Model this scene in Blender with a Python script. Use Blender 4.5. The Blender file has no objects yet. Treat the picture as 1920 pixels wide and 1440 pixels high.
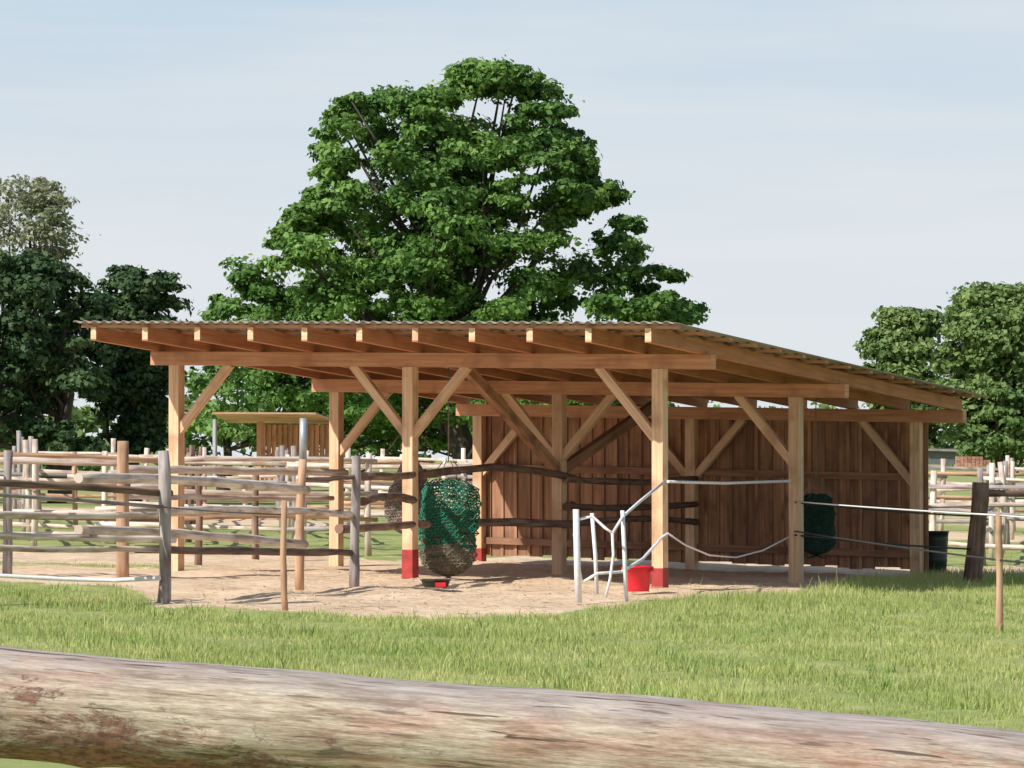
import bpy, math, numpy as np
from mathutils import Vector, Matrix
rng=np.random.default_rng(11)
F=7000.0; HY=860.0; EYE=1.6
scene=bpy.context.scene
scene.view_settings.view_transform='Standard'; scene.view_settings.look='None'; scene.view_settings.exposure=0

# ---------------- terrain helpers ----------------
def g(x,y):
    x=np.clip(x,-14,14)
    fade=np.clip((170-np.asarray(y,float))/90,0,1)
    return -0.021*(x-1.81)*fade
def W(px,py,z): return Vector(((px-960)/F*z, z, EYE+(HY-py)/F*z))
def zb(px,py):
    z=45.0
    for _ in range(30):
        z=(EYE-float(g((px-960)/F*z,z)))*F/(py-HY)
    return z
def S(s,t,h):  # shelter local -> world
    X=-4.42+.878*s+.479*t; Y=49.2-.479*s+.878*t
    return Vector((X,Y,-0.021*(X-1.81)+h))

# ---------------- mesh builder ----------------
class MB:
    def __init__(s): s.v=[];s.f=[];s.uv=[];s.r=[];s.m=[];s.sm=[]
    def face(s,idx,uvs,r,m=0,sm=False):
        s.f.append(idx);s.uv.append(uvs);s.r.append(r);s.m.append(m);s.sm.append(sm)
    def beam(s,p0,p1,w,h,m=0,up=Vector((0,0,1)),r=None):
        p0=Vector(p0);p1=Vector(p1);d=p1-p0;L=d.length;d.normalize()
        if abs(d.dot(up))>.98: up=Vector((.479,.878,0))
        sd=d.cross(up).normalized();u=sd.cross(d).normalized()
        r=rng.random() if r is None else r
        o=rng.random()*50
        b=len(s.v)
        for p in(p0,p1):
            for a,c in((-1,-1),(1,-1),(1,1),(-1,1)):
                s.v.append(p+sd*a*w/2+u*c*h/2)
        k=0.0
        for i in range(4):
            j=(i+1)%4; wd=w if i%2==0 else h
            s.face((b+i,b+j,b+4+j,b+4+i),((o,o+k),(o,o+k+wd),(o+L,o+k+wd),(o+L,o+k)),r,m); k+=wd+.3
        s.face((b+3,b+2,b+1,b),((o,o),(o+w,o),(o+w,o+h),(o,o+h)),min(1,r+.5),m)
        s.face((b+4,b+5,b+6,b+7),((o,o),(o+w,o),(o+w,o+h),(o,o+h)),min(1,r+.5),m)
    def tube(s,pts,rad,n=8,m=0,wob=0.0,r=None,cap=True):
        pts=[Vector(p) for p in pts]
        if not hasattr(rad,'__len__'): rad=[rad]*len(pts)
        r=rng.random() if r is None else r
        o=rng.random()*50
        b=len(s.v);L=0;Ls=[]
        for i,p in enumerate(pts):
            d=(pts[min(i+1,len(pts)-1)]-pts[max(i-1,0)]).normalized()
            up=Vector((0,0,1)) if abs(d.z)<.9 else Vector((0,1,0))
            a=d.cross(up).normalized();c=a.cross(d)
            if i: L+=(p-pts[i-1]).length
            Ls.append(L)
            for k in range(n):
                th=2*math.pi*k/n
                q=rad[i]*(1+wob*(rng.random()-.5))
                s.v.append(p+(a*math.cos(th)+c*math.sin(th))*q)
        R=max(rad)
        for i in range(len(pts)-1):
            for k in range(n):
                k2=(k+1)%n
                s.face((b+i*n+k,b+i*n+k2,b+(i+1)*n+k2,b+(i+1)*n+k),
                  ((o+Ls[i],o+k/n*R*6),(o+Ls[i],o+(k+1)/n*R*6),(o+Ls[i+1],o+(k+1)/n*R*6),(o+Ls[i+1],o+k/n*R*6)),r,m,True)
        if cap:
            s.face(tuple(b+k for k in range(n))[::-1],tuple((o,o) for k in range(n)),r,m)
            s.face(tuple(b+(len(pts)-1)*n+k for k in range(n)),tuple((o,o) for k in range(n)),r,m)
    def log(s,p0,p1,r0,r1=None,n=9,seg=7,bend=.012,m=0,r=None):
        p0=Vector(p0);p1=Vector(p1);r1=r0 if r1 is None else r1
        off=Vector((rng.normal(),rng.normal()*.3,rng.normal()))*bend*(p1-p0).length
        pts=[];rad=[]
        for i in range(seg+1):
            f=i/seg
            pts.append(p0.lerp(p1,f)+off*math.sin(f*math.pi)+Vector((rng.normal(),0,rng.normal()))*.004)
            rad.append((r0+(r1-r0)*f)*(1+.08*rng.normal()*.7))
        s.tube(pts,rad,n,m,.10,r)
    def lathe(s,c,prof,n=24,m=0,r=.5):
        b=len(s.v);c=Vector(c)
        for (q,z) in prof:
            for k in range(n):
                th=2*math.pi*k/n; s.v.append(c+Vector((math.cos(th)*q,math.sin(th)*q,z)))
        for i in range(len(prof)-1):
            for k in range(n):
                k2=(k+1)%n
                s.face((b+i*n+k,b+i*n+k2,b+(i+1)*n+k2,b+(i+1)*n+k),((k/n,i),((k+1)/n,i),((k+1)/n,i+1),(k/n,i+1)),r,m,True)
    def obj(s,name,mats,parent=None):
        me=bpy.data.meshes.new(name)
        me.from_pydata([tuple(v) for v in s.v],[],s.f)
        uv=me.uv_layers.new(name='UVMap').data
        at=me.attributes.new('rnd','FLOAT','FACE').data
        k=0
        for i,f in enumerate(s.uv):
            for q in f: uv[k].uv=q;k+=1
            at[i].value=s.r[i]
        for i,p in enumerate(me.polygons):
            p.material_index=s.m[i]; p.use_smooth=s.sm[i]
        for mt in (mats if isinstance(mats,(list,tuple)) else [mats]): me.materials.append(mt)
        o=bpy.data.objects.new(name,me);scene.collection.objects.link(o)
        if parent: o.parent=parent
        return o
def empty(name):
    e=bpy.data.objects.new(name,None);scene.collection.objects.link(e);return e
def npmesh(name,co,faces,mat,rnd=None,nv=4,smooth=False):
    me=bpy.data.meshes.new(name)
    me.vertices.add(len(co));me.vertices.foreach_set('co',co.astype(np.float32).ravel())
    nf=len(faces);me.loops.add(nf*nv);me.loops.foreach_set('vertex_index',faces.astype(np.int32).ravel())
    me.polygons.add(nf);me.polygons.foreach_set('loop_start',np.arange(0,nf*nv,nv,dtype=np.int32))
    try: me.polygons.foreach_set('loop_total',np.full(nf,nv,dtype=np.int32))
    except Exception: pass
    if smooth: me.polygons.foreach_set('use_smooth',np.ones(nf,dtype=bool))
    me.update(calc_edges=True)
    if rnd is not None:
        a=me.attributes.new('rnd','FLOAT','POINT');a.data.foreach_set('value',rnd.astype(np.float32))
    me.materials.append(mat)
    o=bpy.data.objects.new(name,me);scene.collection.objects.link(o);return o

# ---------------- materials ----------------
def newmat(name):
    m=bpy.data.materials.new(name);m.use_nodes=True
    nt=m.node_tree;return m,nt,nt.nodes['Principled BSDF']
def N(nt,t,**k):
    n=nt.nodes.new(t)
    for a,b in k.items(): setattr(n,a,b)
    return n
def ramp(nt,stops):
    n=N(nt,'ShaderNodeValToRGB');e=n.color_ramp.elements
    while len(e)<len(stops): e.new(.5)
    for i,(p,c) in enumerate(stops): e[i].position=p;e[i].color=(*c,1) if len(c)==3 else c
    return n
def mixc(nt,fac,a,b,blend='MIX'):
    n=N(nt,'ShaderNodeMix',data_type='RGBA',blend_type=blend)
    for sock,v in((n.inputs[0],fac),(n.inputs[6],a),(n.inputs[7],b)):
        if isinstance(v,bpy.types.NodeSocket): nt.links.new(v,sock)
        elif isinstance(v,(int,float)): sock.default_value=v
        else: sock.default_value=(*v,1)
    return n.outputs[2]
def wood(name,dark,light,su=1.5,sv=30,rough=.75,var=.35,stain=None,bump=.3):
    m,nt,b=newmat(name);L=nt.links
    uv=N(nt,'ShaderNodeUVMap',uv_map='UVMap')
    mp=N(nt,'ShaderNodeMapping');mp.inputs['Scale'].default_value=(su,sv,1);L.new(uv.outputs[0],mp.inputs[0])
    n1=N(nt,'ShaderNodeTexNoise');n1.inputs['Scale'].default_value=1;n1.inputs['Detail'].default_value=6;L.new(mp.outputs[0],n1.inputs[0])
    r=ramp(nt,[(.34,dark),(.64,light)]);L.new(n1.outputs[0],r.inputs[0])
    at=N(nt,'ShaderNodeAttribute',attribute_name='rnd')
    mr=N(nt,'ShaderNodeMapRange');mr.inputs[3].default_value=1-var;mr.inputs[4].default_value=1+var*.6;L.new(at.outputs['Fac'],mr.inputs[0])
    c=mixc(nt,1.0,r.outputs[0],mr.outputs[0],'MULTIPLY')
    n2=N(nt,'ShaderNodeTexNoise');n2.inputs['Scale'].default_value=2.2;n2.inputs['Detail'].default_value=4;L.new(uv.outputs[0],n2.inputs[0])
    r2=ramp(nt,[(.5,(0,0,0)),(.7,(1,1,1))]);L.new(n2.outputs[0],r2.inputs[0])
    c=mixc(nt,r2.outputs[0],c,stain or tuple(x*.6 for x in dark))
    L.new(c,b.inputs['Base Color']);b.inputs['Roughness'].default_value=rough
    bp=N(nt,'ShaderNodeBump');bp.inputs['Strength'].default_value=bump;bp.inputs['Distance'].default_value=.01
    L.new(n1.outputs[0],bp.inputs['Height']);L.new(bp.outputs[0],b.inputs['Normal'])
    return m
def plain(name,col,rough=.6,var=.15,scale=8,metal=0):
    m,nt,b=newmat(name);L=nt.links
    tc=N(nt,'ShaderNodeTexCoord');n=N(nt,'ShaderNodeTexNoise');n.inputs['Scale'].default_value=scale;n.inputs['Detail'].default_value=5
    L.new(tc.outputs['Object'],n.inputs[0])
    r=ramp(nt,[(.3,tuple(x*(1-var) for x in col)),(.7,tuple(min(1,x*(1+var)) for x in col))]);L.new(n.outputs[0],r.inputs[0])
    L.new(r.outputs[0],b.inputs['Base Color']);b.inputs['Roughness'].default_value=rough;b.inputs['Metallic'].default_value=metal
    return m
M_beam=wood('sawn_larch',(.48,.21,.11),(.64,.34,.19),1.2,28,.7,.18,(.37,.165,.09))
M_raft=wood('sawn_rafter',(.43,.165,.08),(.58,.26,.135),1.2,28,.7,.15,(.35,.145,.07))
M_post=wood('sawn_spruce_post',(.62,.38,.22),(.82,.56,.36),1.2,28,.7,.12,(.46,.27,.15))
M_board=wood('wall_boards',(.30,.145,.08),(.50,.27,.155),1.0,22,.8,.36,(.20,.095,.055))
M_logL=wood('peeled_log',(.52,.40,.33),(.88,.76,.66),2,18,.8,.22,(.32,.20,.15))
M_logD=wood('weathered_log',(.13,.075,.055),(.30,.19,.14),2,18,.9,.3,(.08,.048,.036))
M_logG=wood('grey_log',(.26,.22,.21),(.46,.41,.39),2,18,.9,.25,(.16,.115,.10))
M_logO=wood('orange_log',(.42,.24,.14),(.62,.40,.26),2,18,.85,.15,(.26,.14,.08))
M_red=plain('red_paint',(.36,.035,.03),.6,.25)
M_redp=plain('red_plastic',(.70,.02,.035),.35,.08)
M_white=plain('white_tape',(.78,.77,.79),.6,.1,20)
M_black=plain('black_cord',(.03,.03,.032),.6,.2)
M_rub=plain('black_rubber',(.02,.022,.02),.5,.3)
M_dgreen=plain('dark_green_plastic',(.012,.022,.018),.45,.3)
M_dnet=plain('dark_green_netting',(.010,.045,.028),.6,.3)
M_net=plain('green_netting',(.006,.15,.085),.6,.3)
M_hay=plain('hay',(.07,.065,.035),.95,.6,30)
M_tarp=plain('grey_brown_net',(.24,.20,.17),.9,.4,14)
M_sheet=plain('fibre_cement_sheet',(.28,.235,.205),.75,.25,3)
M_steel=plain('galvanised_steel',(.42,.45,.48),.4,.15,10,.4)

# ---------------- camera / light / world ----------------
cam=bpy.data.cameras.new('camera');co=bpy.data.objects.new('camera',cam);scene.collection.objects.link(co)
cam.sensor_width=36;cam.lens=F/1920*36;cam.clip_start=.1;cam.clip_end=6000
co.location=(0,0,EYE);co.rotation_euler=(math.radians(90)+math.atan(140/F),0,0);scene.camera=co
EL=math.radians(40);saz=Vector((-.80,-.60,0)).normalized()
sd=Vector((saz.x*math.cos(EL),saz.y*math.cos(EL),math.sin(EL)))
sl=bpy.data.lights.new('sun','SUN');so=bpy.data.objects.new('sun',sl);scene.collection.objects.link(so)
sl.energy=5.0;sl.angle=math.radians(.5);sl.color=(1,.96,.89)
so.rotation_euler=sd.to_track_quat('Z','Y').to_euler();so.location=(-20,-10,30)
w=bpy.data.worlds.new('World');scene.world=w;w.use_nodes=True;nt=w.node_tree;L=nt.links
bg=nt.nodes['Background'];sky=N(nt,'ShaderNodeTexSky',sky_type='NISHITA');sky.sun_disc=False
sky.sun_elevation=EL;sky.sun_rotation=math.atan2(saz.x,saz.y)%(2*math.pi);sky.air_density=1;sky.dust_density=1.2;sky.ozone_density=1.5
tc=N(nt,'ShaderNodeTexCoord');mp=N(nt,'ShaderNodeMapping');mp.inputs['Scale'].default_value=(4,4,46)
mp.inputs['Rotation'].default_value=(0,math.radians(5),0)
L.new(tc.outputs['Generated'],mp.inputs[0])
cn=N(nt,'ShaderNodeTexNoise');cn.inputs['Scale'].default_value=1.6;cn.inputs['Detail'].default_value=5;cn.inputs['Roughness'].default_value=.5;L.new(mp.outputs[0],cn.inputs[0])
sp=N(nt,'ShaderNodeSeparateXYZ');L.new(tc.outputs['Generated'],sp.inputs[0])
el=ramp(nt,[(0,(.97,)*3),(.06,(.95,)*3),(.13,(.88,)*3),(.28,(.25,)*3),(1,(.05,)*3)]);L.new(sp.outputs[2],el.inputs[0])
hz=ramp(nt,[(0,(.76,.80,.835)),(.05,(.74,.79,.84)),(.12,(.60,.72,.83)),(1,(.5,.64,.84))]);L.new(sp.outputs[2],hz.inputs[0])
cr=ramp(nt,[(.38,(.0,)*3),(.68,(.6,)*3)]);L.new(cn.outputs[0],cr.inputs[0])
hc=mixc(nt,cr.outputs[0],hz.outputs[0],(.79,.82,.85))
sc=mixc(nt,1.0,hc,(10,10,10),'MULTIPLY')
L.new(mixc(nt,el.outputs[0],sky.outputs[0],sc),bg.inputs['Color']);bg.inputs['Strength'].default_value=.1

# ---------------- ground ----------------
FB=[(-400,1085),(0,1090),(240,1102),(300,1138),(540,1150),(800,1158),(1040,1156),(1100,1140),(1300,1124),(1480,1117),(1560,1095),(1750,1076),(2200,1076)]
fx=[];fy=[]
for p in FB:
    z=zb(*p);fx.append((p[0]-960)/F*z);fy.append(z)
def wob(x,y): return .35*np.sin(x*2.3+y*.7)+.25*np.sin(x*5.1-y*1.9)+.15*np.sin(x*11+y*3)
def sandmask(x,y):
    yf=np.interp(x,fx,fy)+wob(x,y)*.8
    a=np.clip((y-yf)/1.1+.5,0,1);bk=np.where(x<1,58,60)+wob(x*.5,y*.5)*3
    b=np.clip((bk-y)/2+.5,0,1)
    m=a*b
    strip=np.exp(-((y-50.5-.2*np.sin(x))/1.1)**2)*np.clip((-3.6-x)/.8,0,1)*.6
    m=m*(1-strip)
    far=np.clip((y-78)/5,0,1)*np.clip((115-y)/8,0,1)*(.6+.4*np.sin(x*.4+y*.2))
    return np.maximum(m,far)
def axis(lo,hi,st,outer,gf=1.25):
    a=list(np.arange(lo,hi+1e-6,st));d=st
    while a[-1]<outer[1]: d*=gf;a.append(a[-1]+d)
    d=st
    while a[0]>outer[0]: d*=gf;a.insert(0,a[0]-d)
    return np.array(a)
ax=axis(-11,11,.2,(-2500,2500));ay=axis(20,66,.2,(-300,4000))
X,Y=np.meshgrid(ax,ay);nx=len(ax);ny=len(ay)
micro=(.015*np.sin(X*3.1+Y*1.3)+.010*np.sin(X*7.7-Y*5.1)+.005*np.sin(X*15+Y*12))*((Y<80)&(abs(X)<14))
Z=g(X,Y)+micro
cog=np.stack([X,Y,Z],-1).reshape(-1,3)
i=np.arange(ny-1)[:,None]*nx+np.arange(nx-1)[None];i=i.ravel()
fc=np.stack([i,i+1,i+nx+1,i+nx],-1)
mg,nt,b=newmat('ground_soil_grass');L=nt.links
at=N(nt,'ShaderNodeAttribute',attribute_name='rnd');tc=N(nt,'ShaderNodeTexCoord')
def nz(sc,det=6,ro=.6):
    n=N(nt,'ShaderNodeTexNoise');n.inputs['Scale'].default_value=sc;n.inputs['Detail'].default_value=det;n.inputs['Roughness'].default_value=ro
    L.new(tc.outputs['Object'],n.inputs[0]);return n.outputs[0]
a1=nz(3.5);
ma=N(nt,'ShaderNodeMath',operation='MULTIPLY_ADD');L.new(a1,ma.inputs[0]);ma.inputs[1].default_value=1.1;ma.inputs[2].default_value=-.55
mb=N(nt,'ShaderNodeMath',operation='ADD');L.new(ma.outputs[0],mb.inputs[0]);L.new(at.outputs['Fac'],mb.inputs[1])
mm=ramp(nt,[(.4,(0,0,0)),(.62,(1,1,1))]);L.new(mb.outputs[0],mm.inputs[0])
gr=ramp(nt,[(.3,(.19,.23,.06)),(.55,(.32,.36,.11)),(.75,(.50,.46,.21))]);L.new(nz(1.1,8,.7),gr.inputs[0])
sr=ramp(nt,[(.3,(.50,.34,.22)),(.5,(.78,.60,.42)),(.7,(.88,.73,.55))]);L.new(nz(7,10,.8),sr.inputs[0])
sr2=ramp(nt,[(.35,(.80,.74,.68)),(.65,(1.03,1.02,1.0))]);L.new(nz(.9,5,.65),sr2.inputs[0])
sc=mixc(nt,1.0,sr.outputs[0],sr2.outputs[0],'MULTIPLY')
L.new(mixc(nt,mm.outputs[0],gr.outputs[0],sc),b.inputs['Base Color']);b.inputs['Roughness'].default_value=.95
bp=N(nt,'ShaderNodeBump');bp.inputs['Strength'].default_value=.45;bp.inputs['Distance'].default_value=.03;L.new(nz(14,8,.7),bp.inputs['Height']);L.new(bp.outputs[0],b.inputs['Normal'])
ground=npmesh('ground',cog,fc,mg,sandmask(X,Y).ravel(),4,True)

# ---------------- grass ----------------
def leafmat(name,cols,transl=.35,rough=.6,noise=None,nlo=(.7,.75,.7),nhi=(1.25,1.15,1.1)):
    m,nt,b=newmat(name);L=nt.links
    at=N(nt,'ShaderNodeAttribute',attribute_name='rnd')
    r=ramp(nt,cols);L.new(at.outputs['Fac'],r.inputs[0]);c=r.outputs[0]
    if noise:
        tc=N(nt,'ShaderNodeTexCoord');n=N(nt,'ShaderNodeTexNoise');n.inputs['Scale'].default_value=noise;n.inputs['Detail'].default_value=5
        L.new(tc.outputs['Object'],n.inputs[0]);r2=ramp(nt,[(.38,nlo),(.62,nhi)]);L.new(n.outputs[0],r2.inputs[0])
        c=mixc(nt,1.0,c,r2.outputs[0],'MULTIPLY')
    L.new(c,b.inputs['Base Color']);b.inputs['Roughness'].default_value=rough;b.inputs['Specular IOR Level'].default_value=.25
    t=N(nt,'ShaderNodeBsdfTranslucent');L.new(c,t.inputs[0]);mx=N(nt,'ShaderNodeMixShader');mx.inputs[0].default_value=transl
    L.new(b.outputs[0],mx.inputs[1]);L.new(t.outputs[0],mx.inputs[2])
    L.new(mx.outputs[0],nt.nodes['Material Output'].inputs[0]);return m
M_grass=leafmat('grass_blades',[(0,(.30,.35,.10)),(.5,(.48,.54,.19)),(.8,(.60,.60,.28)),(1,(.74,.66,.42))],.35,.7,.6,(.78,.86,.74),(1.15,1.08,1.15))
def blades(name,x,y,h,wd,mat):
    n=len(x);th=rng.random(n)*2*np.pi;bd=rng.random(n)*2*np.pi
    z=g(x,y)-.01
    dx=np.cos(th)*wd/2;dy=np.sin(th)*wd/2;bx=np.cos(bd)*h*.6*rng.random(n);by=np.sin(bd)*h*.6*rng.random(n)
    v=np.empty((n,5,3))
    v[:,0]=np.stack([x-dx,y-dy,z],-1);v[:,1]=np.stack([x+dx,y+dy,z],-1)
    v[:,2]=np.stack([x+dx*.8+bx*.35,y+dy*.8+by*.35,z+h*.55],-1);v[:,3]=np.stack([x-dx*.8+bx*.35,y-dy*.8+by*.35,z+h*.55],-1)
    v[:,4]=np.stack([x+bx,y+by,z+h*.96],-1)
    k=np.arange(n)[:,None]*5
    tri=np.concatenate([k+np.array([[0,1,2]]),k+np.array([[0,2,3]]),k+np.array([[3,2,4]])])
    r=np.clip(rng.normal(.45,.22,n),0,1);r=np.repeat(r,5).reshape(n,5);r[:,:2]*=.75
    return npmesh(name,v.reshape(-1,3),tri,mat,r.ravel(),3)
nb=420000
y=21+(55-21)*rng.random(nb);x=(rng.random(nb)*2-1)*(.137*y+1.3)
m=sandmask(x,y);keep=rng.random(nb)>(m*1.2-.01)
keep&=~((x>-1)&(x<6)&(y>46)&(m>.3))
x=x[keep];y=y[keep]
tall=np.exp(-((y-(np.interp(x,fx,fy)-2.0))/2.0)**2)*np.clip((x-.6)/1.5,0,1)
patch=np.clip(.5+.5*np.sin(x*1.3+np.sin(y*.9)*2)*np.sin(y*1.1+x*.6)+.3*np.sin(x*4.1+y*2.7)*np.sin(y*3.3-x),0,1.3)
h=(.018+.05*rng.random(len(x))**1.6)*(.7+.9*patch)+tall*.15*rng.random(len(x))**1.9
h*=np.where(rng.random(len(x))<.012,2.4,1)
h*=np.where((x<-3)&(y>40),.6,1.0)
blades('meadow_grass',x,y,h,.004+.006*rng.random(len(x)),M_grass)
nt_=150;tx=rng.uniform(-5,6.5,nt_);ty=rng.uniform(24,44,nt_)
ok=sandmask(tx,ty)<.3;tx=tx[ok];ty=ty[ok];k=40
x=(tx[:,None]+rng.normal(0,.10,(len(tx),k))).ravel();y=(ty[:,None]+rng.normal(0,.10,(len(tx),k))).ravel()
h=.04+.11*rng.random(len(x))**1.5
M_weed=leafmat('weed_leaves',[(0,(.22,.32,.08)),(.5,(.36,.47,.14)),(1,(.5,.56,.25))],.35,.6)
blades('weeds',x,y,h,.008+.008*rng.random(len(x)),M_weed)
# straw litter
n=9000;x=rng.uniform(-3.6,6,n);y=rng.uniform(37,57,n);k=(sandmask(x,y)>.5)&(rng.random(n)<np.where(y<50,1,.4));x=x[k];y=y[k];n=len(x)
th=rng.random(n)*6.28;l=.03+.06*rng.random(n);wd=.004+.006*rng.random(n)
z=g(x,y)+.015*np.sin(x*3.1+y*1.3)+.010*np.sin(x*7.7-y*5.1)+.005*np.sin(x*15+y*12)+.006+.006*rng.random(n);dz=rng.normal(0,.004,n)
cx,sx=np.cos(th),np.sin(th);v=np.empty((n,4,3))
for j,(a,c) in enumerate(((-1,-1),(1,-1),(1,1),(-1,1))):
    v[:,j]=np.stack([x+cx*l*a-sx*wd*c,y+sx*l*a+cx*wd*c,z+dz*a],-1)
M_straw=leafmat('straw',[(0,(.45,.30,.17)),(.35,(.8,.65,.45)),(1,(.9,.82,.66))],.1)
npmesh('straw_litter',v.reshape(-1,3),np.arange(n*4).reshape(n,4),M_straw,np.repeat(rng.random(n),4))

# ---------------- shelter ----------------
sh=empty('wooden_shelter')
rb=lambda t:2.88-.0615*t
rows=[0,4.05,8.2];cols=[0,3.56,7.1]
mp_=MB();mbm=MB();mbr=MB();red=MB();strut=MB()
for j,t in enumerate(rows):
    top=rb(t)-.18
    for i_,s in enumerate(cols):
        mp_.beam(S(s,t,-.05),S(s,t,top),.15,.15)
        if (j,i_) in((0,1),(0,2),(2,0)):
            hr={(0,1):.38,(0,2):.26,(2,0):.2}[(j,i_)]
            red.beam(S(s,t,-.02),S(s,t,hr),.157,.157)
        for sg in(-1,1):
            if (i_==0 and sg<0) or (i_==2 and sg>0): continue
            mbr.beam(S(s+sg*.05,t,top-.86),S(s+sg*.84,t,top+.02),.09,.11)
    mbm.beam(S(-.37,t,top+.09),S(7.83,t,top+.09),.14,.18)
strut.beam(S(3.56,4.0,1.42),S(3.56,1.35,2.78),.10,.14);strut.beam(S(3.56,4.1,1.42),S(3.56,7.2,2.45),.10,.14)
mp_.obj('posts',M_post,sh);mbm.obj('beams',M_beam,sh);mbr.obj('braces',M_post,sh);red.obj('painted_post_feet',M_red,sh)
strut.obj('struts',M_board,sh)  # darker board material puts the roof's shade into the strut colour
rf=MB()
for k in range(11):
    s=-.28+k*.797
    rf.beam(S(s,-1.5,rb(-1.5)+.085),S(s,8.35,rb(8.35)+.085),.085,.17,r=.3+.3*rng.random())
rf.obj('rafters',M_raft,sh)
ee=MB()
for k in range(11):
    s=-.28+k*.797;ee.beam(S(s,-1.504,rb(-1.5)+.085),S(s,-1.500,rb(-1.5)+.085),.083,.168,r=.7)
ee.obj('rafter_ends',M_post,sh)
bt=MB()
for t in np.arange(-1.42,8.5,.72): bt.beam(S(-.5,t,rb(t)+.19),S(8.06,t,rb(t)+.19),.07,.038)
bt.obj('battens',M_beam,sh)
ns=8*58+1;ss=np.linspace(-.52,8.1,ns);tt=np.linspace(-1.62,8.5,6);v=[]
for t in tt:
    for q,s in enumerate(ss): v.append(S(s,t,rb(t)+.228+.016*math.sin(q/8*2*math.pi)))
v=np.array([tuple(p) for p in v]);i=(np.arange(5)[:,None]*ns+np.arange(ns-1)[None]).ravel()
o=npmesh('corrugated_roof',v,np.stack([i,i+1,i+ns+1,i+ns],-1),M_sheet,smooth=True);o.parent=sh
md=o.modifiers.new('s','SOLIDIFY');md.thickness=.007
# back wall
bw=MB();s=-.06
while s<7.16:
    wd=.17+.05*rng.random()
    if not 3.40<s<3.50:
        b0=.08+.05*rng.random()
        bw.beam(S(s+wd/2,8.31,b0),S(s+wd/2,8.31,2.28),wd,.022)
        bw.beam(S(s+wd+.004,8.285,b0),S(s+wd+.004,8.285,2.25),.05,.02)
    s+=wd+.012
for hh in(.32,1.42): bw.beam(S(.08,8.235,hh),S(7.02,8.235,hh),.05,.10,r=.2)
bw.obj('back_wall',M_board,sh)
dv=MB()
for hh,a,c in((1.33,.1,8.1),(.95,4.1,8.1),(.70,.1,8.1)):
    dv.log(S(3.66,a,hh),S(3.66,4.3,hh-.02),.05,.055);dv.log(S(3.68,4.0,hh-.03),S(3.68,c,hh),.045,.045)
dv.obj('divider_rails',M_logD,sh)

# ---------------- fences ----------------
def post(mb,px,yt,yb,wpx,m=0,lean=0,z=None):
    z=z or zb(px,yb);p=W(px,yb,z);tp=W(px+lean,yt,z);p.z-=.05
    mb.log(p,tp,wpx/2/F*z*1.08,wpx/2/F*z*.94,seg=6,bend=.006,m=m);return z
LM=[M_logL,M_logD,M_logG,M_logO,M_white,M_black]
f=MB()
z1=post(f,308,845,1132,24,2);z3=post(f,562,860,1104,17,3,7);z4=post(f,664,855,1102,18,2,4)
post(f,-170,850,1140,22,2)
zf=zb(-170,1140)
def rail(mb,x0,y0,z0,x1,y1,z1_,rp,m): mb.log(W(x0,y0,z0),W(x1,y1,z1_),rp/2/F*z0,rp/2/F*z1_*.85,seg=12,bend=.005,m=m)
rail(f,-200,897,zf-.1,322,925,z1+.1,15,1);rail(f,-200,995,zf-.1,330,1012,z1+.1,15,0)
rail(f,-200,1018,zf-.1,300,1030,z1+.1,13,0);rail(f,-200,958,zf-.1,310,966,z1+.1,14,0)
rail(f,148,896,z1-.6,575,919,z3,20,0);rail(f,148,993,z1-.6,572,1021,z3,19,0)
rail(f,255,1030,z1+.3,660,1036,z4,16,1);rail(f,300,958,z1+.6,660,966,z4,15,0)
rail(f,560,900,z3,668,893,z4,10,1)
for yy,h_ in((893,1.33),(992,.70),(940,1.0)):
    p=S(3.56,.12,h_);f.log(W(680 if yy!=992 else 636,yy,z4+.1),p,.055,.045,m=1)
f.obj('log_fence',LM)
f=MB()
z5=post(f,231,827,1084,23,3);post(f,-60,835,1080,20,3);post(f,16,845,1080,17,2)
zz=z5+.25
rail(f,-150,864,zz,240,868,zz,15,0);rail(f,225,880,zz+.2,650,887,zz+3,16,0)
rail(f,-150,958,zz,245,967,zz,15,0);rail(f,225,962,zz,640,962,zz+3,14,0)
rail(f,-150,914,zz,245,908,zz,12,1);rail(f,-150,1004,zz,232,1000,zz,11,0);rail(f,225,930,zz,625,935,zz+3,11,0)
for px,yt,yb in((372,880,1058),(480,880,1050)): post(f,px,yt,yb,13,1)
f.obj('log_fence',LM)
def fence_line(x0,z0,x1,z1_,hp,rails,sp,mats,rr=.04,pr=.055):
    a=Vector(((x0-960)/F*z0,z0,0));c=Vector(((x1-960)/F*z1_,z1_,0));n=max(1,int((c-a).length/sp));f=MB();prev=None
    for i in range(n+1):
        p=a.lerp(c,i/n)+Vector((rng.normal(),rng.normal(),0))*.08;gz=float(g(p.x,p.y))
        hh=hp*(1+.08*rng.normal())
        f.log((p.x,p.y,gz-.05),(p.x+rng.normal()*.04,p.y,gz+hh),pr*1.05,pr*.9,n=7,seg=3,m=int(rng.choice(mats)))
        if prev is not None:
            q,gq=prev
            for r_ in rails:
                if rng.random()<.06: continue
                j=rng.normal(0,.035,2)
                e=(p-q).normalized()*.15
                f.log((q.x-e.x,q.y-e.y-.06,gq+r_+j[0]),(p.x+e.x,p.y+e.y-.06,gz+r_+j[1]),rr*1.1,rr*.85,n=6,seg=4,m=int(rng.choice(mats)))
        prev=(p,gz)
    f.obj('log_fence',LM)
fence_line(-500,55,700,58,1.62,(1.42,1.0,.55),2.8,[0,0,1,3],.045)
fence_line(-500,64,900,62,1.6,(1.4,1.05,.6,.3),2.6,[0,0,2,0],.045)
fence_line(-500,74,2300,72,1.6,(1.4,1.0,.55),2.2,[0,0,2,1,3],.045)
fence_line(-500,88,2300,92,1.7,(1.4,1.0,.5),2.4,[0,0,2,3],.05,.07)
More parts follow.
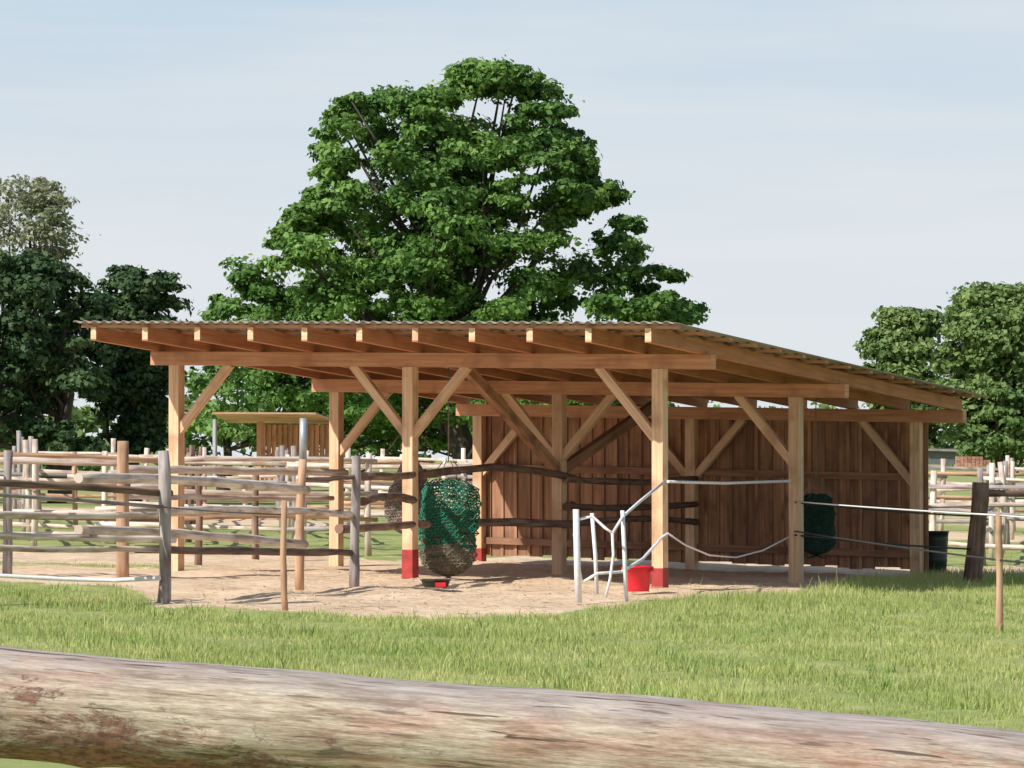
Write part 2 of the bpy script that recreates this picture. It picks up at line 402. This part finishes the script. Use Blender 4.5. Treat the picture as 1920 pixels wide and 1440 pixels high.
fence_line(-600,112,2400,108,1.8,(1.5,1.0,.5),2.6,[0,0,2],.06,.08)
fence_line(1745,60,2300,58,1.45,(1.25,.85,.4),2.2,[0,0,2,3])
fence_line(60,60,40,95,1.7,(1.4,.9,.5),3,[0,2]);fence_line(330,62,380,95,1.6,(1.4,.9,.5),3,[0,1]);fence_line(560,64,520,95,1.6,(1.4,.9,.5),3,[0,2]);fence_line(1850,60,1900,95,1.6,(1.3,.9,.5),3,[0,2])
f=MB();z2=post(f,535,938,1142,12,3)
f.tube([W(-200,918,zf-.3),W(0,928,zf),W(150,938,z1-.3),W(308,951,z1-.12)],.022,6,2)
f.tube([W(-200,1066,38.0),W(0,1079,38.2),W(110,1085,38.3),W(215,1088,38.4),W(300,1084,z1-.1)],.024,6,4)
f.tube([W(308,951,z1-.12),W(420,960,z1-.2),W(535,965,z2)],.008,6,5)
f.obj('electric_fence',LM)
f=MB();zs=z3+.15
f.tube([W(568,862,zs),W(569,784,zs)],.045,10,0);f.obj('steel_pole',[M_steel])
f=MB();zr=post(f,1873,962,1186,13,3)
zp=post(f,1822,905,1092,32,1,18)
zm=S(7.1,4.05,0).y-.1
def sag(a,c,d,n=10): 
    return [a.lerp(c,i/n)-Vector((0,0,d*4*(i/n)*(1-i/n))) for i in range(n+1)]
f.tube(sag(W(1490,940,zm),W(1873,966,zr),.01),.009,6,4);f.tube(sag(W(1873,966,zr),W(2200,985,zr-4),.01),.009,6,4)
f.tube(sag(W(1490,996,zm),W(1873,1050,zr),.01),.010,6,5);f.tube(sag(W(1873,1050,zr),W(2200,1075,zr-4),.01),.010,6,5)
f.tube(sag(W(1490,941,zm),W(1832,968,zp),.02),.014,6,5)
f.tube(sag(W(1490,1003,zm),W(1832,1030,zp),.02),.014,6,5)
f.tube(sag(W(1845,965,zp),W(2200,972,zp-2),.02),.014,6,5)
f.obj('electric_fence',LM)
f=MB();rail(f,1850,925,zp,2200,918,zp+1,14,1);rail(f,1735,948,zp+4,2200,944,zp+4,9,0)
post(f,2200,880,1085,20,1)
f.obj('log_fence',LM)

# white tape gate
f=MB()
za=zb(1083,1130);zc=zb(1172,1130)
Cz=S(7.1,0,0).y-.12
f.tube([W(1084,1130,za),W(1082,1040,za),W(1080,955,za)],[.04,.036,.034],8,0,.1)
f.tube([W(1174,1132,zc),W(1171,1040,zc),W(1167,957,zc)],[.026,.024,.024],8,0,.1)
f.tube([W(1119,1114,za+.3),W(1116,1040,za+.3),W(1110,962,za+.3)],.022,8,0,.1)
f.tube([W(1080,975,za),W(1110,968,za+.1),W(1135,990,za),W(1148,1000,za),W(1168,968,zc),W(1200,940,zc+.5),W(1246,903,Cz)],.018,6,0,.1)
f.tube([W(1148,1000,za),W(1150,1040,za),W(1144,1085,za),W(1135,1120,za)],.016,6,0,.1)
f.tube([W(1095,1090,za),W(1120,1075,za),W(1165,1072,zc),W(1205,1048,zc+.4),W(1240,1008,Cz),W(1252,1000,Cz)],.018,6,0,.1)
f.tube([W(1090,1088,za),W(1076,1000,za+.02)],.012,6,0,.1)
f.obj('white_tape_gate',[M_white])
f=MB();zt=S(7.1,4.05,0).y-.12
f.tube([W(1252,903,Cz),W(1360,906,(Cz+zt)/2),W(1482,902,zt)],.02,6,0)
f.tube([W(1252,1000,Cz),W(1285,1022,Cz+.5),W(1330,1041,Cz+1.2),W(1380,1045,Cz+2),W(1430,1032,Cz+2.8),W(1480,1006,zt)],.011,6,0)
f.obj('fence_tape',[M_white])

# ---------------- objects ----------------
zk=zb(1195,1113);p=W(1195,1113,zk);p.z=float(g(p.x,p.y))+.02
f=MB();f.lathe(p,[(.0,.01),(.135,.01),(.14,.03),(.172,.29),(.182,.29),(.182,.305),(.165,.305),(.13,.04),(0,.04)],28)
for a in(-.18,.18): f.beam(p+Vector((a-.012,0,.27)),p+Vector((a+.012,0,.27)),.03,.05)
hd=[p+Vector((math.cos(a)*.178,-.12*math.sin(a)-.02,.30-.10*math.sin(a))) for a in np.linspace(0,math.pi,12)]
f.tube(hd,.005,6);f.obj('bucket',[M_redp])
p=W(1750,1080,54.2);p.z=float(g(p.x,p.y))
f=MB();f.lathe(p,[(0,0),(.17,0),(.18,.02),(.195,.2),(.2,.22),(.196,.24),(.21,.5),(.214,.52),(.21,.54),(.218,.62),(.228,.62),(.228,.64),(.205,.64),(.18,.06),(0,.06)],28);f.obj('barrel',[M_dgreen])
zt_=zb(817,1106);p=W(817,1106,zt_);p.z=float(g(p.x,p.y))+.02
f=MB();f.lathe(p,[(0,.01),(.13,.01),(.15,.03),(.17,.09),(.185,.095),(.185,.105),(.16,.1),(.12,.03),(0,.03)],24)
f.beam(p+Vector((.0,-.175,.05)),p+Vector((.12,-.16,.05)),.02,.05,1);f.obj('feed_tub',[M_rub,M_redp])

PROF=[(0,.80),(.04,.92),(.15,.98),(.35,1.0),(.55,.97),(.75,.97),(.87,.85),(.95,.58),(1,.1)]
def haynet(name,cx,ytop,ybot,hw,z,mnet,seed,prof=PROF,split=2.0,mlow=None,corefrom=.3,mcore=None,dx=0,wire=.014,hang=1.25,strands=True):
    e=empty(name);top=W(cx,ytop,z);bot=W(cx,ybot,z);H=top.z-bot.z;R=hw/F*z
    n=30;rows_=30
    rg=np.random.default_rng(seed)
    for core in(0,1):
        mb=MB();k=.9 if core else 1
        for i in range(rows_+1):
            f_=i/rows_;r_=np.interp(f_,[a for a,_ in prof],[c for _,c in prof])*R*k
            for j in range(n):
                th=2*math.pi*j/n+ (0 if core else i*math.pi/n)
                q=r_*(1+.07*math.sin(th*3+f_*4+seed)+.05*math.sin(th*7+f_*9)+.05*rg.normal())
                droop=.05*math.sin(th*2+1)*(1-f_)
                mb.v.append(top+Vector((q*math.cos(th)+dx*f_,q*.7*math.sin(th),-H*f_-droop)))
        for i in range(rows_):
            for j in range(n):
                j2=(j+1)%n;a=i*n+j;b_=i*n+j2;c_=(i+1)*n+j2;d_=(i+1)*n+j
                if core:
                    if i>=rows_*corefrom: mb.face((a,b_,c_,d_),((0,0),)*4,.5,1 if i/rows_>split else 0,True)
                else:
                    mi=1 if i/rows_+.05*rg.normal()>split else 0
                    if mi==0 and rg.random()<.06: continue
                    mb.face((a,b_,d_),((0,0),)*3,.5,mi);mb.face((b_,c_,d_),((0,0),)*3,.5,mi)
        o=mb.obj('hay' if core else 'netting',[mcore or M_hay,mlow or M_hay] if core else [mnet,mlow or mnet],e)
        if not core:
            md=o.modifiers.new('w','WIREFRAME');md.thickness=wire;md.use_replace=True
    if strands:
        mb=MB()
        for a in(-.85,-.4,.4,.85): mb.tube([top+Vector((R*a,-.05,-.03)),top+Vector((R*a*.2,0,.28))],.006,5)
        mb.tube([top+Vector((0,0,.27)),Vector((top.x,top.y,EYE+hang))],.008,5)
        mb.obj('rope',[M_tarp],e)
    return e
M_sack=plain('brown_net_bottom',(.18,.155,.11),.95,.5,18)
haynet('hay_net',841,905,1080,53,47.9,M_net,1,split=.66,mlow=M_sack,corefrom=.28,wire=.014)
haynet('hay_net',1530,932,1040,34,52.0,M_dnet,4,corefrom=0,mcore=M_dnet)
haynet('hay_sack',770,838,1004,48,48.9,M_tarp,6,prof=[(0,.12),(.15,.3),(.35,.62),(.55,.93),(.7,1.0),(.85,.8),(.95,.45),(1,.1)],corefrom=0,mcore=M_tarp,dx=-.02)

# ---------------- background field shelter ----------------
e=empty('field_shelter');zh=100
f=MB();f.beam(W(403,786,zh),W(403,905,zh),.09,.09);f.obj('steel_post',M_steel,e)
f=MB()
for px in np.arange(494,622,10): 
    f.beam(W(px,796,zh+1.4),W(px,912,zh+1.4),.135,.03)
f.beam(W(488,790,zh+.4),W(488,912,zh+.4),.14,.14)
for i in range(9): f.beam(W(622,800,zh+1.6+i*.3),W(622,912,zh+1.6+i*.3),.26,.03)
f.obj('board_walls',M_beam,e)
v=[W(398,776,zh-1),W(592,777,zh-1),W(636,795,zh+3.5),W(430,793,zh+3.5)]
f=MB()
for p in v: f.v.append(p)
for p in v: f.v.append(p+Vector((0,0,.05)))
for q in((0,1,2,3),(7,6,5,4),(0,4,5,1),(1,5,6,2),(2,6,7,3),(3,7,4,0)): f.face(q,((0,0),(1,0),(1,1),(0,1)),.8)
f.obj('roof',M_logO,e)
e=empty('garden_shed');f=MB();zz=130
f.beam(W(1730,856,zz),W(1788,856,zz),1.2,.55);f.obj('walls',plain('shed_wall',(.12,.13,.13)),e)
f=MB();f.beam(W(1725,843,zz),W(1792,845,zz),1.6,.07);f.obj('roof',M_sheet,e)
f=MB()
for r_ in range(3):
    for c_ in range(9):
        if r_==2 and c_>6: continue
        f.beam(W(1792+c_*7.2,872-r_*6.5,120),W(1798.4+c_*7.2,872-r_*6.5,120),.3,.10)
f.obj('brick_stack',wood('clay_brick',(.38,.17,.12),(.50,.26,.19),5,5,.9,.3))

# ---------------- trees ----------------
M_oak=leafmat('oak_leaves',[(0,(.06,.14,.035)),(.5,(.14,.28,.065)),(1,(.24,.40,.11))],.32,.55,.35)
M_dark=leafmat('dark_leaves',[(0,(.025,.06,.028)),(.5,(.055,.11,.044)),(1,(.11,.18,.075))],.22,.6,.3)
M_air=leafmat('pale_leaves',[(0,(.22,.25,.15)),(.5,(.34,.38,.24)),(1,(.46,.49,.35))],.4,.6,.3)
M_right=leafmat('ash_leaves',[(0,(.08,.15,.05)),(.5,(.17,.27,.09)),(1,(.27,.38,.15))],.32,.6,.3)
M_bark=wood('bark',(.045,.035,.028),(.10,.08,.065),3,6,.95,.2)
def crown(C,R,per,size,flat=.7,nsub=8,subr=.36):
    P=[];Nn=[];Rn=[]
    for c,r in zip(C,R):
        d=rng.normal(size=(nsub,3));d/=np.linalg.norm(d,axis=1)[:,None];d[:,2]=np.where(d[:,2]<-.2,-d[:,2],d[:,2])
        sc=c+d*r*np.array([1.0,1.0,flat])*(.55+.65*rng.random((nsub,1)));sr=r*subr*(.4+.9*rng.random(nsub))
        pn=int(per*(.6+.6*rng.random()))
        wt=sr**2/np.sum(sr**2)
        k=rng.choice(nsub,pn,p=wt);u=rng.normal(size=(pn,3));u/=np.linalg.norm(u,axis=1)[:,None]
        rad=sr[k]*(.3+.8*rng.random(pn)**.6)*np.where(rng.random(pn)<.15,1.6,1)
        p=sc[k]+u*rad[:,None]*np.array([1.3,1.3,.65])
        P.append(p);nn=u*.55+d[k]*.3+np.array([0,0,.45])+rng.normal(size=(pn,3))*.5
        Nn.append(nn);tone=rng.normal(0,.16,nsub);Rn.append(np.clip(rng.normal(.5,.18,pn)+tone[k],0,1))
    P=np.concatenate(P);Nn=np.concatenate(Nn);Rn=np.concatenate(Rn);n=len(P)
    Nn/=np.linalg.norm(Nn,axis=1)[:,None]
    t=np.cross(Nn,rng.normal(size=(n,3)));t/=np.linalg.norm(t,axis=1)[:,None];b=np.cross(Nn,t)
    sz=size*(.5+.9*rng.random(n))[:,None];v=np.empty((n,4,3))
    v[:,0]=P-t*sz*.6;v[:,1]=P-b*sz*.38+Nn*sz*.1;v[:,2]=P+t*sz*.6;v[:,3]=P+b*sz*.38+Nn*sz*.1
    return v.reshape(-1,3),np.arange(n*4).reshape(n,4),np.repeat(Rn,4)
def envtree(name,env,z,nb_,rr,per,size,mat,tx,dmax=8,limbs=22,flat=.7,trunk_r=.45,edge=.45,over=1.08,nsub=8,rim=0):
    ys=np.array([e[0] for e in env],float)
    lo=np.array([e[1] for e in env],float);hi=np.array([e[2] for e in env],float)
    C=[];R=[]
    hw=(hi-lo)
    cum=np.concatenate([[0],np.cumsum((hw[1:]+hw[:-1])/2*np.diff(ys))]);
    for q_ in range(nb_+rim):
        if q_<nb_: yy=np.interp(rng.random()*cum[-1],cum,ys)
        else: yy=rng.uniform(ys[0],ys[0]+(ys[-1]-ys[0])*.75)
        a=np.interp(yy,ys,lo);b=np.interp(yy,ys,hi)
        r=rng.uniform(*rr)*(1 if q_<nb_ else .7);rp=r/z*F
        r=min(r,(b-a)/2.1/F*z);rp=r/z*F
        yy=max(yy,ys[0]+rp*flat*.9)
        a=np.interp(yy,ys,lo);b=np.interp(yy,ys,hi)
        half=max(0,(b-a)/2-rp*.95)
        if q_<nb_: th=rng.random()*2*math.pi;q=(edge+(over-edge)*rng.random())
        else: th=rng.normal(0,.35)+(math.pi if q_%2 else 0);q=rng.uniform(.95,1.1)
        cx=(a+b)/2+half*q*math.cos(th);dz=min(half/F*z,dmax)*q*math.sin(th)
        p=W(cx,yy,z);p.y+=dz;C.append(np.array(p));R.append(r)
    e=empty(name)
    v,fc,rn=crown(C,R,per,size,flat,nsub);o=npmesh('foliage',v,fc,mat,rn);o.parent=e
    mb=MB()
    for tx_ in (tx if isinstance(tx,(list,tuple)) else [tx]):
        base=W(tx_,860,z);base.z=float(g(base.x,base.y))-.1
        top=W(tx_,ys[0]+(ys[-1]-ys[0])*.35,z)
        pts=[base.lerp(top,i/8)+Vector((rng.normal()*.12,rng.normal()*.12,0))*(i>0) for i in range(9)]
        mb.tube(pts,[trunk_r*(1.25 if i==0 else 1)*(1-.85*i/8) for i in range(9)],10,0,.08)
        near=[(c,r) for c,r in zip(C,R) if abs(c[0]-base.x)<9]
        for k in rng.permutation(len(near))[:limbs]:
            c=Vector(near[k][0]);f0=np.clip((c.z-base.z)/(top.z-base.z)*.6-.05,.18,.9);st=pts[int(f0*8)]
            mid=st.lerp(c,.5)+Vector((rng.normal()*.3,rng.normal()*.3,-.25))
            mb.tube([st,st.lerp(mid,.5),mid,mid.lerp(c,.6),c],[trunk_r*.3,trunk_r*.22,trunk_r*.15,trunk_r*.09,.03],6,0,.1)
    mb.obj('trunk_and_limbs',M_bark,e);return e
oak=[(125,850,985),(160,830,1010),(182,805,1048),(196,635,1062),(250,600,1065),(290,592,1112),(340,585,1100),(390,575,1170),(430,545,1182),(480,470,1180),(510,425,1222),(560,412,1262),(620,408,1305),(700,430,1330),(790,480,1260)]
envtree('oak_tree',oak,150,290,(.6,1.4),560,.215,M_oak,860,dmax=6.5,limbs=50,trunk_r=.6,edge=.12,over=1.06,rim=90)
envtree('pale_tree',[(335,30,75),(370,-30,125),(430,-60,133),(500,-80,150),(560,-80,150)],125,46,(.5,.9),170,.14,M_air,50,limbs=24,trunk_r=.2,over=1.25,rim=8)
envtree('dark_tree',[(485,-60,60),(520,-150,120),(560,-200,190),(620,-250,200),(720,-250,205),(850,-250,200)],118,100,(.5,1.1),420,.19,M_dark,[-60,120],dmax=4,limbs=16,over=1.15,rim=30)
envtree('dark_tree',[(505,215,245),(540,190,320),(580,180,332),(660,180,335),(760,175,330),(850,180,330)],122,70,(.4,.85),360,.18,M_dark,250,dmax=3,limbs=18,over=1.15,rim=20)
envtree('dark_tree',[(480,-900,-400),(560,-950,-200),(860,-950,-200)],125,80,(1,1.8),300,.3,M_dark,[-600],dmax=4,limbs=8)
envtree('distant_tree_row',[(630,330,560),(680,320,1000),(740,310,1350),(862,310,1650)],185,180,(.9,1.7),340,.3,M_oak,[420,640,900,1200],dmax=5,limbs=14,trunk_r=.3,edge=.1)
envtree('ash_tree',[(585,1675,1735),(620,1630,1755),(680,1615,1770),(760,1640,1780),(860,1650,1790)],150,75,(.6,1.15),400,.21,M_right,1705,dmax=4,limbs=18,trunk_r=.3,edge=.2,over=1.14,rim=22)
envtree('ash_tree',[(545,1810,1900),(580,1780,1960),(640,1760,2000),(740,1760,2020),(862,1770,2020)],145,115,(.6,1.25),400,.21,M_right,1870,dmax=5,limbs=18,trunk_r=.3,edge=.2,over=1.1,rim=24)
envtree('distant_tree_row',[(620,2050,2500),(700,2000,2900),(864,1500,2900)],200,110,(1.2,2.2),280,.35,M_right,[2200,2500],dmax=5,limbs=8,trunk_r=.3)
xs=rng.uniform(-260,260,220);C=[np.array([x_,480+rng.normal()*12,rng.uniform(1,6)]) for x_ in xs];R=rng.uniform(3,5,220)
v,fc,rn=crown(C,R,140,1.3);npmesh('horizon_tree_belt',v,fc,M_right,rn)

# ---------------- foreground log ----------------
e=empty('log_fence')
m,nt,b=newmat('old_log_wood');L=nt.links
tc=N(nt,'ShaderNodeTexCoord')
def nzl(vec,det=6,ro=.6,dist=0):
    mp=N(nt,'ShaderNodeMapping');mp.inputs['Scale'].default_value=vec;L.new(tc.outputs['Object'],mp.inputs[0])
    n=N(nt,'ShaderNodeTexNoise');n.inputs['Scale'].default_value=1;n.inputs['Detail'].default_value=det;n.inputs['Roughness'].default_value=ro;n.inputs['Distortion'].default_value=dist
    L.new(mp.outputs[0],n.inputs[0]);return n.outputs[0]
grain=nzl((6,85,85),9,.72,.3);big=nzl((3.2,11,11),6,.65,.6);fine=nzl((45,380,380),5,.75);crk=nzl((3.2,62,62),4,.5,.3);crk2=nzl((9,120,120),3,.5,.2);bark=nzl((6,16,16),9,.78,.4);spk=nzl((70,130,130),3,.6);blot=nzl((9,26,26),8,.7,.5)
r=ramp(nt,[(.38,(.29,.215,.15)),(.48,(.50,.41,.31)),(.60,(.64,.55,.44))]);L.new(grain,r.inputs[0]);c=r.outputs[0]
rt=ramp(nt,[(.46,(0,0,0)),(.60,(.65,.65,.65))]);L.new(big,rt.inputs[0])
pk=ramp(nt,[(.4,(.40,.21,.155)),(.6,(.58,.36,.28))]);L.new(grain,pk.inputs[0]);c=mixc(nt,rt.outputs[0],c,pk.outputs[0])
rf_=ramp(nt,[(.35,(.68,.66,.64)),(.65,(1.2,1.2,1.2))]);L.new(fine,rf_.inputs[0]);c=mixc(nt,1.0,c,rf_.outputs[0],'MULTIPLY')
sp=N(nt,'ShaderNodeSeparateXYZ');L.new(tc.outputs['Object'],sp.inputs[0])
gm=N(nt,'ShaderNodeMath',operation='MULTIPLY_ADD');L.new(blot,gm.inputs[0]);gm.inputs[1].default_value=.10;L.new(sp.outputs[2],gm.inputs[2])
rg_=ramp(nt,[(.085,(0,0,0)),(.125,(.7,.7,.7))]);L.new(gm.outputs[0],rg_.inputs[0])
gcol=ramp(nt,[(.4,(.27,.235,.225)),(.6,(.46,.42,.415))]);L.new(grain,gcol.inputs[0]);c=mixc(nt,rg_.outputs[0],c,gcol.outputs[0])
bt2=ramp(nt,[(.56,(0,0,0)),(.66,(.45,.45,.45))]);L.new(blot,bt2.inputs[0]);c=mixc(nt,bt2.outputs[0],c,(.26,.17,.12))
bm=N(nt,'ShaderNodeMath',operation='MULTIPLY_ADD');L.new(sp.outputs[2],bm.inputs[0]);bm.inputs[1].default_value=-1.7;L.new(bark,bm.inputs[2])
bm2=N(nt,'ShaderNodeMath',operation='MULTIPLY_ADD');L.new(sp.outputs[0],bm2.inputs[0]);bm2.inputs[1].default_value=-.13;L.new(bm.outputs[0],bm2.inputs[2])
rbk=ramp(nt,[(.61,(0,0,0)),(.67,(.9,.9,.9))]);L.new(bm2.outputs[0],rbk.inputs[0])
bcol=ramp(nt,[(.35,(.12,.05,.038)),(.6,(.36,.17,.12))]);L.new(spk,bcol.inputs[0]);c=mixc(nt,rbk.outputs[0],c,bcol.outputs[0])
rc=ramp(nt,[(.315,(.85,.85,.85)),(.335,(0,0,0))]);L.new(crk,rc.inputs[0]);c=mixc(nt,rc.outputs[0],c,(.10,.065,.05))
rc2=ramp(nt,[(.33,(.7,.7,.7)),(.37,(0,0,0))]);L.new(crk2,rc2.inputs[0]);c=mixc(nt,rc2.outputs[0],c,(.13,.09,.07))
L.new(c,b.inputs['Base Color']);b.inputs['Roughness'].default_value=.85;b.inputs['Specular IOR Level'].default_value=.3
hs=N(nt,'ShaderNodeMath',operation='MULTIPLY_ADD');L.new(rc.outputs[0],hs.inputs[0]);hs.inputs[1].default_value=-1.2;L.new(grain,hs.inputs[2])
hs2=N(nt,'ShaderNodeMath',operation='MULTIPLY_ADD');L.new(rbk.outputs[0],hs2.inputs[0]);hs2.inputs[1].default_value=.8;L.new(hs.outputs[0],hs2.inputs[2])
bp=N(nt,'ShaderNodeBump');bp.inputs['Strength'].default_value=.7;bp.inputs['Distance'].default_value=.005;L.new(hs2.outputs[0],bp.inputs['Height']);L.new(bp.outputs[0],b.inputs['Normal'])
zl=5.5;pL=W(0,1311,zl);pR=W(1920,1481,zl);dv_=(pR-pL).normalized();mid=(pL+pR)/2
nl=620;na=96;v=np.empty((nl,na,3));xl=np.linspace(-2.4,2.4,nl)
for i,x_ in enumerate(xl):
    th=np.linspace(0,2*np.pi,na,endpoint=False)
    rr=.082+.003*math.sin(x_*2.1+1)+.0018*math.sin(x_*5.3)+.0014*math.sin(x_*13)+.0006*math.sin(x_*37)+.0012*np.sin(3*th+x_*3)+.0008*np.sin(7*th+x_*9)+.0004*np.sin(19*th+x_*4)
    for kx,kt,kr in((.12,3.6,.006),(-.62,4.3,.009),(-.42,3.4,.006),(.5,4.0,.004),(-.3,4.5,.008)):
        dd=((x_-kx)/.03)**2+((np.angle(np.exp(1j*(th-kt))))/.25)**2;rr=rr+kr*np.exp(-dd)
    v[i,:,0]=x_;v[i,:,1]=rr*np.cos(th)+.006*math.sin(x_*1.3);v[i,:,2]=rr*np.sin(th)+.004*math.sin(x_*2.4+.5)
ii=(np.arange(nl-1)[:,None]*na);jj=np.arange(na)[None];j2=(jj+1)%na
fc=np.stack([ii+jj,ii+na+jj,ii+na+j2,ii+j2],-1).reshape(-1,4)
o=npmesh('rail',v.reshape(-1,3),fc[:,::-1],m,smooth=True)
o.matrix_world=Matrix.Translation(mid)@dv_.to_track_quat('X','Z').to_matrix().to_4x4()
o.parent=e
f=MB()
for x_ in(-2.1,2.1): 
    p=mid+dv_*x_;f.log((p.x,p.y+.17,-.1+float(g(p.x,5.5))),(p.x,p.y+.17,p.z+.2),.085,.08,n=14,m=0)
f.obj('posts',[M_logG],e)
print('done')
